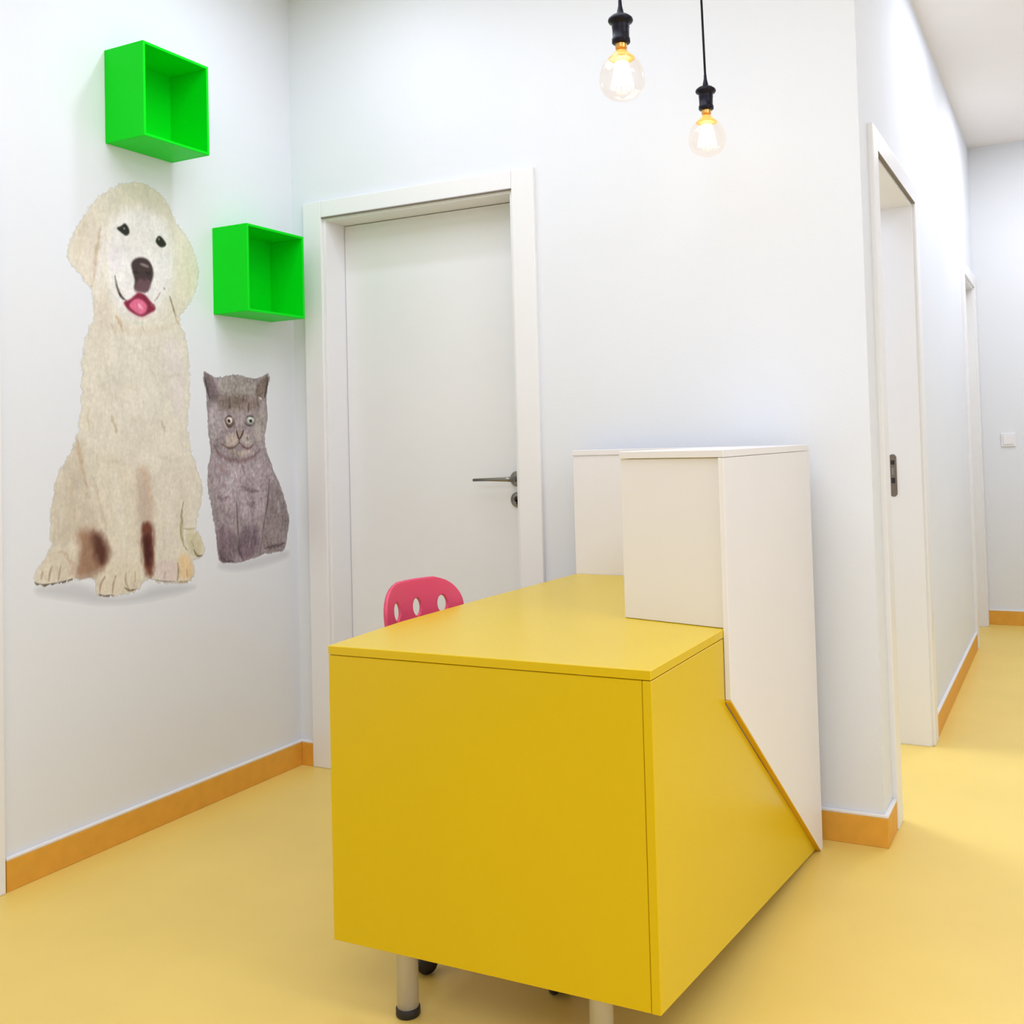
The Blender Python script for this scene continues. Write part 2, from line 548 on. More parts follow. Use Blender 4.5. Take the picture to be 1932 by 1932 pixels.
def shell(name, fn, nu, nv, thick, holes, parent):
    """curved plastic shell from fn(u,v); holes are (u,v,ru,rv) ellipses removed from the sheet"""
    bm = bmesh.new()
    grid = [[bm.verts.new(fn(i / nu, j / nv)) for j in range(nv + 1)] for i in range(nu + 1)]
    for i in range(nu):
        for j in range(nv):
            f = bm.faces.new((grid[i][j], grid[i + 1][j], grid[i + 1][j + 1], grid[i][j + 1]))
            f.smooth = True
    me = bpy.data.meshes.new(name)
    bm.to_mesh(me)
    bm.free()
    o = bpy.data.objects.new(name, me)
    COL.objects.link(o)
    sm = o.modifiers.new('solid', 'SOLIDIFY')
    sm.thickness = thick
    sm.offset = 0
    tmp = []
    for hc in holes:
        cut = MB()
        u, v, ry, rz = hc
        p = Vector(fn(u, v))
        n = 24
        a = [(p.x - 0.08, p.y + ry * math.cos(2 * math.pi * q / n), p.z + rz * math.sin(2 * math.pi * q / n)) for q in range(n)]
        b = [(x + 0.16, y, z) for x, y, z in a]
        cut.prism(a, b)
        c = cut.build('cutter', M_PINK)
        tmp.append(c)
        bo = o.modifiers.new('hole', 'BOOLEAN')
        bo.operation = 'DIFFERENCE'
        bo.solver = 'EXACT'
        bo.object = c
    bpy.context.view_layer.update()
    dg = bpy.context.evaluated_depsgraph_get()
    me2 = bpy.data.meshes.new_from_object(o.evaluated_get(dg))
    o.modifiers.clear()
    o.data = me2
    me2.materials.clear()
    me2.materials.append(M_PINK)
    for c in tmp:
        bpy.data.objects.remove(c, do_unlink=True)
    o.parent = parent
    return o


HW = 0.137


def back_fn(u, v):
    # rounded upper corners, sides wrapping towards the sitter
    z = 0.535 + v * 0.282 + 0.003
    half = HW
    rc = 0.075
    dz = 0.817 - z
    if dz < rc:
        half = HW - rc + math.sqrt(max(0, rc * rc - (rc - dz) ** 2))
    if dz < 1e-6:
        half = HW - rc
    y = (u * 2 - 1) * half
    y0 = -0.004
    x = -0.347 + 1.9 * y * y + 0.02 * (1 - v) - 0.01 * v
    # gently arched top
    z += -0.10 * (y * y) * v * 2
    return (x, y + y0, z)


holes = [(0.5 + d / (2 * HW), 0.745, 0.0155, 0.023) for d in (-0.080, 0.0, 0.080)]
holes += [(0.5 + d / (2 * HW), 0.42, 0.0155, 0.023) for d in (-0.080, 0.0, 0.080)]
bk = shell('backrest', back_fn, 48, 48, 0.009, holes, chair)


def seat_fn(u, v):
    a = (u * 2 - 1)
    b = (v * 2 - 1)
    # square to rounded disc
    x = a * math.sqrt(1 - 0.42 * b * b)
    y = b * math.sqrt(1 - 0.42 * a * a)
    r2 = x * x + y * y
    return (0.185 * x - 0.01, 0.19 * y, 0.425 + 0.022 * r2)


shell('seat', seat_fn, 24, 24, 0.012, [], chair)
MB().tube([(-0.02, 0, 0.415), (-0.15, 0, 0.41), (-0.28, 0, 0.45), (-0.322, 0, 0.53), (-0.340, 0, 0.62)], 0.013).build(
    'back_support', M_LEG, chair)
MB().lathe([(0, 0.09), (0.028, 0.09), (0.028, 0.24), (0.018, 0.245), (0.018, 0.40), (0.07, 0.405), (0.07, 0.42), (0, 0.42)]).build(
    'column', M_LEG, chair)
for q in range(5):
    a = math.radians(-106.8 + 72 * q)
    ca, sa = math.cos(a), math.sin(a)
    arm = MB().tube([(0.02 * ca, 0.02 * sa, 0.105), (0.14 * ca, 0.14 * sa, 0.092), (0.268 * ca, 0.268 * sa, 0.070)],
                    [0.022, 0.018, 0.014]).build('base_arm', M_LEG, chair)
    c = MB()
    px, py = 0.268 * ca, 0.268 * sa
    # twin wheel: axle across the arm
    for off in (-0.012, 0.012):
        b = MB()
        b.lathe([(0, -0.009), (0.021, -0.009), (0.0245, -0.004), (0.0245, 0.004), (0.021, 0.009), (0, 0.009)], 0, 0, 0, n=24, axis='X')
        bmesh.ops.rotate(b.bm, verts=b.bm.verts[:], cent=(0, 0, 0), matrix=Matrix.Rotation(a + math.pi / 2, 3, 'Z'))
        bmesh.ops.translate(b.bm, verts=b.bm.verts[:], vec=(px - off * sa, py + off * ca, 0.0245))
        c._merge(b.bm)
    c.tube([(px, py, 0.030), (px, py, 0.062)], 0.008)
    c.build('castor', M_RUBBER, arm)


# ------------------------------------------------------------------ green cube shelves on the left wall
def cube_shelf(y0, y1, z0, z1, depth):
    t = 0.009
    root = empty('cube_shelf', (0, (y0 + y1) / 2, z0))
    w_, h_ = (y1 - y0) / 2, z1 - z0
    MB().box(0, -w_, 0, depth, -w_ + t, h_, bevel=0.0012, seg=1).build('side_panel', M_GREEN, root)
    MB().box(0, w_ - t, 0, depth, w_, h_, bevel=0.0012, seg=1).build('side_panel', M_GREEN, root)
    MB().box(0, -w_ + t, 0, depth - 0.0004, w_ - t, t, bevel=0.0012, seg=1).build('bottom_panel', M_GREEN, root)
    MB().box(0, -w_ + t, h_ - t, depth - 0.0004, w_ - t, h_, bevel=0.0012, seg=1).build('top_panel', M_GREEN, root)
    MB().box(0, -w_ + t, t, 0.006, w_ - t, h_ - t).build('back_panel', M_GREEN, root)
    return root


tag(cube_shelf(-0.832, -0.572, 2.116, 2.404, 0.166), 'bright green open cube shelf high on the wall above the dog picture',
    'wall shelf', 'green cube shelves on the left wall')
tag(cube_shelf(-0.402, -0.118, 1.634, 1.931, 0.156), 'bright green open cube shelf on the wall above the grey kitten picture',
    'wall shelf', 'green cube shelves on the left wall')


# ------------------------------------------------------------------ pendant bulbs
def pendant(x, y, zb, top, label):
    """zb: height of the lower rim of the lamp holder; top: where the cable leaves the ceiling"""
    root = empty('pendant_light', (x, y, zb - 0.13))
    tag(root, label, 'pendant light', 'bare bulb pendants above the desk')
    off = 0.13
    cable = [Vector((top[0] - x, top[1] - y, CEIL - zb + off)), Vector(((top[0] - x) * 0.55, (top[1] - y) * 0.55, 0.55 + off)),
             Vector(((top[0] - x) * 0.2, (top[1] - y) * 0.2, 0.30 + off)), Vector((0, 0, 0.10 + off)), Vector((0, 0, 0.07 + off))]
    MB().tube(cable, 0.0032, 10).build('cable', M_CORD, root)
    MB().lathe([(0, CEIL - zb + off), (0.045, CEIL - zb + off), (0.045, CEIL - zb + off - 0.015), (0.03, CEIL - zb + off - 0.025),
                (0, CEIL - zb + off - 0.025)], top[0] - x, top[1] - y, 0).build('ceiling_rose', M_SOCKET, root)
    prof = [(0.004, 0.100), (0.0045, 0.088), (0.008, 0.072), (0.0095, 0.066), (0.0200, 0.064), (0.0275, 0.058), (0.0290, 0.053), (0.0270, 0.049),
            (0.0210, 0.046), (0.0195, 0.042), (0.0205, 0.038), (0.0195, 0.034), (0.0190, 0.014), (0.0210, 0.011), (0.0210, 0.002), (0.0185, 0.0), (0, 0.0)]
    MB().lathe([(r, hh + off) for r, hh in prof][::-1], n=36).build('lamp_holder', M_SOCKET, root)
    bulb = MB().lathe([(0.0128, off - 0.012), (0.0160, off - 0.019), (0.0260, off - 0.028), (0.0370, off - 0.040), (0.0455, off - 0.054),
                       (0.0510, off - 0.070), (0.0525, off - 0.084), (0.0505, off - 0.099), (0.0430, off - 0.114), (0.0310, off - 0.124),
                       (0.0160, off - 0.130), (0, off - 0.132)], n=40).build('bulb', M_GLASS, root)
    MB().lathe([(0.0130, off), (0.0138, off - 0.002), (0.0128, off - 0.004), (0.0138, off - 0.006), (0.0128, off - 0.008),
                (0.0138, off - 0.010), (0.0125, off - 0.013), (0, off - 0.013)], n=28).build('screw_cap', M_BRASS, bulb)
    MB().lathe([(0.0, off - 0.013), (0.0100, off - 0.015), (0.0160, off - 0.022), (0.0290, off - 0.033), (0.0300, off - 0.036), (0.0140, off - 0.034),
                (0.0050, off - 0.042), (0.0035, off - 0.060), (0, off - 0.062)], n=28).build('stem_and_reflection', M_AMBER, bulb)  # stem flared wide to carry the painted filament reflection at the bulb shoulder
    f = MB()
    N = 12
    for q in range(N):
        a = 2 * math.pi * q / N
        bb = 2 * math.pi * (q + 0.5) / N
        a2 = 2 * math.pi * (q + 1) / N
        lo_, hi_ = off - 0.102, off - 0.044
        f.tube([(0.013 * math.cos(a), 0.013 * math.sin(a), hi_), (0.025 * math.cos(bb), 0.025 * math.sin(bb), lo_)], 0.0026, 6)
        f.tube([(0.025 * math.cos(bb), 0.025 * math.sin(bb), lo_), (0.013 * math.cos(a2), 0.013 * math.sin(a2), hi_)], 0.0026, 6)
    f.lathe([(0.0, off - 0.046), (0.006, off - 0.050), (0.010, off - 0.075), (0.008, off - 0.094), (0, off - 0.098)], n=16)
    f.build('filament', M_FIL, bulb)
    return root


pendant(1.730, -0.868, 2.070, (1.728, -0.868), 'glowing clear bulb in black holder hanging nearer over the desk front, looks larger')
pendant(1.730, -0.262, 2.087, (1.712, -0.262), 'glowing clear bulb in black holder hanging further back on the long slanting cable')


# ------------------------------------------------------------------ printed animal stickers on the left wall
# artwork in millimetres on the wall (y, z): P = filled shape, S = brush stroke; colour, feather or width, opacity
DOG_OUTLINE = [(-722,2022),(-757,2011),(-791,1993),(-822,1975),(-847,1957),(-885,1919),(-917,1866),(-941,1833),(-956,1803),(-969,1763),(-967,1743),(-955,1726),(-941,1714),(-925,1699),(-911,1680),(-898,1666),(-887,1651),(-884,1631),(-879,1587),(-883,1566),(-898,1545),(-911,1511),(-923,1452),(-929,1384),(-925,1318),(-938,1251),(-944,1226),(-964,1174),(-986,1150),(-1003,1127),(-1018,1088),(-1028,1038),(-1034,978),(-1036,936),(-1030,910),(-1047,886),(-1067,865),(-1084,844),(-1091,827),(-1084,807),(-1057,799),(-1009,799),(-964,805),(-923,801),(-892,802),(-885,785),(-889,767),(-882,749),(-850,741),(-820,740),(-793,738),(-764,735),(-730,745),(-713,766),(-693,774),(-670,767),(-645,755),(-611,747),(-574,744),(-537,740),(-516,746),(-500,762),(-506,794),(-515,816),(-483,810),(-459,827),(-459,852),(-470,876),(-490,909),(-494,934),(-484,960),(-472,994),(-464,1043),(-470,1077),(-484,1109),(-499,1140),(-508,1164),(-516,1193),(-520,1224),(-526,1259),(-518,1305),(-511,1347),(-512,1401),(-513,1452),(-517,1501),(-525,1540),(-536,1570),(-549,1587),(-548,1611),(-521,1646),(-497,1675),(-478,1707),(-463,1761),(-465,1786),(-474,1815),(-498,1867),(-520,1888),(-543,1905),(-564,1931),(-590,1977),(-613,1998),(-639,2012),(-681,2024)]
DOG_MARKS = [
    ('P',[(-885,1919),(-917,1866),(-954,1806),(-969,1763),(-955,1729),(-925,1699),(-898,1666),(-881,1703),(-873,1752),(-859,1819),(-840,1895),(-847,1934)],(230,220,202),16.7,0.85),
    ('S',[(-908,1858),(-931,1799),(-928,1744)],(222,208,186),22.2,0.5),
    ('S',[(-852,1860),(-867,1785),(-877,1720),(-887,1670)],(196,172,150),9.3,0.7),
    ('S',[(-841,1854),(-852,1772),(-862,1706),(-871,1640)],(240,232,230),13.0,0.6),
    ('P',[(-560,1904),(-498,1867),(-469,1810),(-461,1761),(-480,1707),(-525,1649),(-553,1590),(-568,1623),(-571,1710),(-558,1799)],(233,225,205),16.7,0.9),
    ('S',[(-533,1838),(-505,1754),(-524,1680)],(222,212,186),18.5,0.5),
    ('S',[(-563,1868),(-570,1780),(-569,1701)],(221,214,196),7.4,0.5),
    ('P',[(-851,1937),(-803,1983),(-722,2016),(-650,2012),(-603,1980),(-575,1933),(-630,1947),(-703,1955),(-784,1934),(-837,1901),(-860,1883)],(221,215,195),22.2,0.9),
    ('P',[(-804,1902),(-734,1935),(-630,1940),(-583,1882),(-574,1779),(-595,1690),(-646,1615),(-715,1586),(-775,1592),(-814,1639),(-832,1710),(-834,1823)],(244,240,238),29.6,0.9),
    ('P',[(-822,1825),(-784,1798),(-793,1715),(-826,1743)],(232,224,228),18.5,0.7),
    ('P',[(-844,1676),(-818,1598),(-838,1555),(-879,1576),(-874,1640)],(222,208,190),22.2,0.6),
    ('P',[(-799,1862),(-777,1871),(-765,1884),(-751,1874),(-745,1856),(-759,1842),(-775,1849)],(38,38,32),4.1,1),
    ('P',[(-646,1849),(-631,1869),(-612,1857),(-599,1840),(-623,1827),(-642,1838)],(36,38,30),4.1,1),
    ('S',[(-769,1867),(-765,1864)],(165,165,150),7.4,0.9),
    ('S',[(-633,1857),(-631,1853)],(170,175,150),7.4,0.9),
    ('S',[(-802,1873),(-779,1885),(-755,1891)],(250,248,244),7.4,0.8),
    ('S',[(-646,1872),(-622,1879),(-596,1863)],(250,249,246),7.4,0.8),
    ('P',[(-743,1753),(-739,1766),(-728,1777),(-704,1786),(-677,1783),(-660,1765),(-655,1740),(-661,1717),(-674,1695),(-679,1678),(-706,1675),(-734,1680),(-728,1705),(-735,1728)],(66,50,50),5.6,1),
    ('P',[(-723,1713),(-665,1718),(-672,1696),(-679,1676),(-706,1673),(-734,1678)],(112,80,88),7.4,0.85),
    ('P',[(-712,1764),(-696,1768),(-675,1763),(-673,1755),(-696,1757)],(158,146,146),4.6,0.8),
    ('S',[(-733,1736),(-725,1731),(-713,1732)],(36,26,28),9.3,0.7),
    ('S',[(-688,1739),(-676,1734),(-665,1741)],(30,20,22),9.3,0.7),
    ('S',[(-803,1712),(-798,1682),(-784,1654),(-763,1641)],(84,78,68),8.3,0.95),
    ('S',[(-790,1661),(-775,1643)],(50,45,40),7.4,0.8),
    ('S',[(-652,1652),(-641,1664),(-630,1682)],(160,130,118),5.6,0.6),
    ('P',[(-775,1635),(-759,1642),(-745,1648),(-730,1662),(-714,1674),(-687,1667),(-669,1648),(-650,1637),(-650,1622),(-676,1609),(-703,1594),(-733,1601),(-759,1614)],(135,35,62),5.6,1),
    ('P',[(-747,1638),(-722,1654),(-696,1649),(-679,1632),(-688,1611),(-711,1600),(-735,1611),(-753,1624)],(228,112,148),5.6,1),
    ('S',[(-715,1633),(-702,1620)],(250,180,198),13.0,0.85),
    ('S',[(-669,1643),(-659,1628)],(150,100,90),9.3,0.7),
    ('S',[(-759,1610),(-731,1597),(-705,1587),(-672,1601)],(238,205,200),7.4,0.7),
    ('S',[(-615,1698),(-610,1695)],(135,130,112),8.3,0.9),
    ('S',[(-591,1674),(-581,1648),(-568,1611)],(140,124,92),7.4,0.9),
    ('S',[(-568,1606),(-556,1586)],(200,180,140),7.4,0.7),
    ('S',[(-838,1560),(-784,1549),(-716,1545),(-637,1562),(-571,1585)],(221,208,186),22.2,0.6),
    ('S',[(-799,1593),(-784,1565),(-774,1543)],(205,168,132),9.3,0.8),
    ('S',[(-819,1562),(-796,1518)],(214,190,162),9.3,0.6),
    ('S',[(-707,1572),(-695,1550)],(196,184,170),9.3,0.6),
    ('S',[(-740,1577),(-689,1577)],(206,214,190),11.1,0.5),
    ('S',[(-866,1577),(-854,1514),(-859,1433)],(219,206,180),14.8,0.5),
    ('P',[(-839,1515),(-637,1531),(-598,1327),(-685,1208),(-843,1258),(-868,1417)],(228,221,207),46.3,0.7),
    ('P',[(-637,1531),(-539,1538),(-527,1329),(-577,1259),(-607,1396)],(231,221,216),25.9,0.7),
    ('S',[(-823,1282),(-812,1258),(-801,1232)],(190,176,146),11.1,0.85),
    ('S',[(-905,1305),(-909,1273),(-899,1239)],(204,194,160),13.0,0.7),
    ('S',[(-633,1267),(-619,1238)],(190,180,154),11.1,0.7),
    ('S',[(-765,1291),(-721,1258),(-642,1267)],(214,206,186),16.7,0.5),
    ('S',[(-777,1520),(-731,1477),(-669,1503)],(216,206,186),14.8,0.5),
    ('S',[(-878,1416),(-841,1354),(-764,1324)],(219,211,190),18.5,0.5),
    ('P',[(-941,1226),(-964,1174),(-1000,1132),(-1018,1088),(-1030,1038),(-1034,978),(-1030,907),(-975,904),(-939,941),(-885,942),(-855,924),(-884,1021),(-908,1101),(-921,1179)],(211,200,180),22.2,0.9),
    ('S',[(-943,1211),(-933,1148),(-914,1069)],(198,170,140),13.0,0.75),
    ('S',[(-993,1119),(-1004,1044),(-999,952)],(222,216,198),18.5,0.6),
    ('S',[(-955,1102),(-966,1026),(-953,964)],(200,184,158),16.7,0.5),
    ('S',[(-920,1051),(-898,1040)],(196,190,160),9.3,0.7),
    ('P',[(-900,1163),(-757,1160),(-733,1044),(-726,953),(-716,845),(-729,789),(-802,806),(-839,890),(-855,940),(-883,1036)],(229,220,200),22.2,0.9),
    ('P',[(-665,1141),(-508,1136),(-482,1065),(-507,979),(-553,939),(-559,845),(-586,796),(-651,796),(-666,856),(-664,990)],(229,221,203),22.2,0.9),
    ('P',[(-735,1126),(-684,1125),(-671,1044),(-669,948),(-676,907),(-715,911),(-724,953),(-737,1044)],(204,184,166),24.1,0.85),
    ('S',[(-715,1117),(-691,1091),(-680,991)],(214,184,150),14.8,0.6),
    ('P',[(-718,952),(-673,949),(-670,873),(-670,778),(-705,778),(-716,853)],(108,56,42),13.0,0.95),
    ('P',[(-715,911),(-682,908),(-679,824),(-700,810)],(62,22,18),13.0,0.85),
    ('P',[(-953,942),(-907,950),(-870,931),(-842,894),(-837,854),(-857,823),(-890,802),(-941,802),(-962,820),(-944,870),(-940,901)],(160,122,96),24.1,0.9),
    ('P',[(-899,940),(-866,925),(-842,891),(-839,849),(-864,827),(-890,864),(-893,904)],(84,46,36),20.4,0.95),
    ('S',[(-941,808),(-868,818)],(170,150,140),11.1,0.6),
    ('P',[(-1027,905),(-975,901),(-947,871),(-962,819),(-1007,805),(-1055,808),(-1081,826),(-1067,857),(-1044,884)],(222,212,192),13.0,0.9),
    ('S',[(-979,874),(-962,841),(-973,815)],(205,178,156),13.0,0.7),
    ('S',[(-1031,853),(-1038,836),(-1041,812)],(160,140,120),5.6,0.8),
    ('S',[(-1003,850),(-1007,832),(-1011,808)],(160,140,120),5.6,0.7),
    ('S',[(-1061,841),(-1065,821)],(160,140,120),5.6,0.7),
    ('S',[(-892,1100),(-869,1020),(-847,939)],(206,192,168),13.0,0.7),
    ('S',[(-735,929),(-724,862),(-716,812)],(200,184,158),9.3,0.7),
    ('S',[(-663,906),(-664,839)],(214,200,176),9.3,0.7),
    ('S',[(-559,1086),(-551,999)],(208,198,172),11.1,0.6),
    ('S',[(-816,1129),(-804,1016),(-783,885)],(240,234,220),25.9,0.6),
    ('S',[(-606,1105),(-600,985),(-616,851)],(240,233,218),25.9,0.6),
    ('S',[(-900,1179),(-844,1143),(-787,1147)],(212,202,180),16.7,0.5),
    ('S',[(-644,1157),(-580,1135),(-531,1151)],(212,202,182),14.8,0.45),
    ('S',[(-1006,892),(-986,881),(-969,864)],(196,176,150),11.1,0.6),
    ('S',[(-840,1418),(-783,1372),(-713,1366)],(214,205,184),16.7,0.45),
    ('S',[(-681,1426),(-618,1404),(-552,1424)],(216,207,190),16.7,0.45),
    ('S',[(-1088,815),(-1075,805),(-1048,800),(-1008,800),(-966,807)],(70,62,52),7.4,0.9),
    ('P',[(-838,842),(-728,836),(-713,779),(-730,745),(-774,736),(-828,741),(-876,750),(-885,776),(-864,808)],(226,216,194),13.0,0.9),
    ('S',[(-815,798),(-823,777),(-828,746)],(150,128,104),6.5,0.85),
    ('S',[(-777,800),(-781,778),(-769,754)],(156,136,108),6.5,0.8),
    ('S',[(-853,800),(-869,780),(-873,755)],(160,128,116),6.5,0.8),
    ('S',[(-745,802),(-741,779),(-750,757)],(176,152,120),5.6,0.6),
    ('S',[(-876,750),(-858,741),(-824,740)],(80,60,52),6.5,0.9),
    ('S',[(-781,757),(-766,745),(-742,747)],(100,84,60),6.5,0.8),
    ('P',[(-658,825),(-577,819),(-578,753),(-626,754),(-659,772),(-671,800)],(230,212,206),11.1,0.85),
    ('P',[(-570,829),(-537,839),(-515,805),(-507,770),(-525,748),(-565,753),(-573,795)],(236,206,158),11.1,0.9),
    ('S',[(-575,809),(-571,781),(-578,751)],(160,130,96),6.5,0.85),
    ('S',[(-538,784),(-534,756)],(170,136,100),5.6,0.8),
    ('S',[(-625,788),(-632,765)],(180,150,130),5.6,0.6),
    ('S',[(-664,766),(-630,755),(-587,751)],(120,100,90),5.6,0.6),
    ('S',[(-574,747),(-530,743)],(150,120,80),5.6,0.7),
    ('S',[(-547,1002),(-557,956),(-558,913),(-554,875),(-537,846)],(156,142,102),9.3,0.85),
    ('S',[(-551,918),(-522,912),(-494,915)],(190,176,140),7.4,0.8),
    ('P',[(-544,905),(-495,904),(-472,871),(-461,834),(-483,816),(-510,829),(-532,852)],(214,206,170),11.1,0.85),
    ('S',[(-505,843),(-492,820),(-469,821)],(90,78,60),7.4,0.85),
    ('S',[(-518,875),(-505,853)],(170,156,120),5.6,0.7),
]
DOG_PRINTED_SHADOW = [
    ('P',[(-1085,800),(-959,798),(-887,767),(-851,733),(-724,728),(-672,750),(-521,730),(-494,716),(-652,704),(-851,714),(-994,757),(-1078,779)],(204,205,207),18.5,0.3),
]
CAT_OUTLINE = [(-449,1438),(-435,1433),(-413,1424),(-392,1419),(-365,1420),(-333,1431),(-302,1434),(-274,1432),(-244,1424),(-204,1422),(-177,1431),(-144,1448),(-136,1438),(-137,1419),(-146,1388),(-152,1366),(-155,1343),(-153,1320),(-148,1293),(-154,1255),(-166,1217),(-167,1188),(-154,1161),(-141,1130),(-118,1079),(-96,1047),(-80,1017),(-62,977),(-51,941),(-46,910),(-47,882),(-56,856),(-63,821),(-75,795),(-109,793),(-153,794),(-188,794),(-233,786),(-275,778),(-320,779),(-355,783),(-394,788),(-400,819),(-408,882),(-417,937),(-430,991),(-438,1036),(-442,1083),(-434,1134),(-424,1170),(-430,1209),(-436,1259),(-437,1304),(-437,1340),(-441,1370),(-450,1399),(-454,1424)]
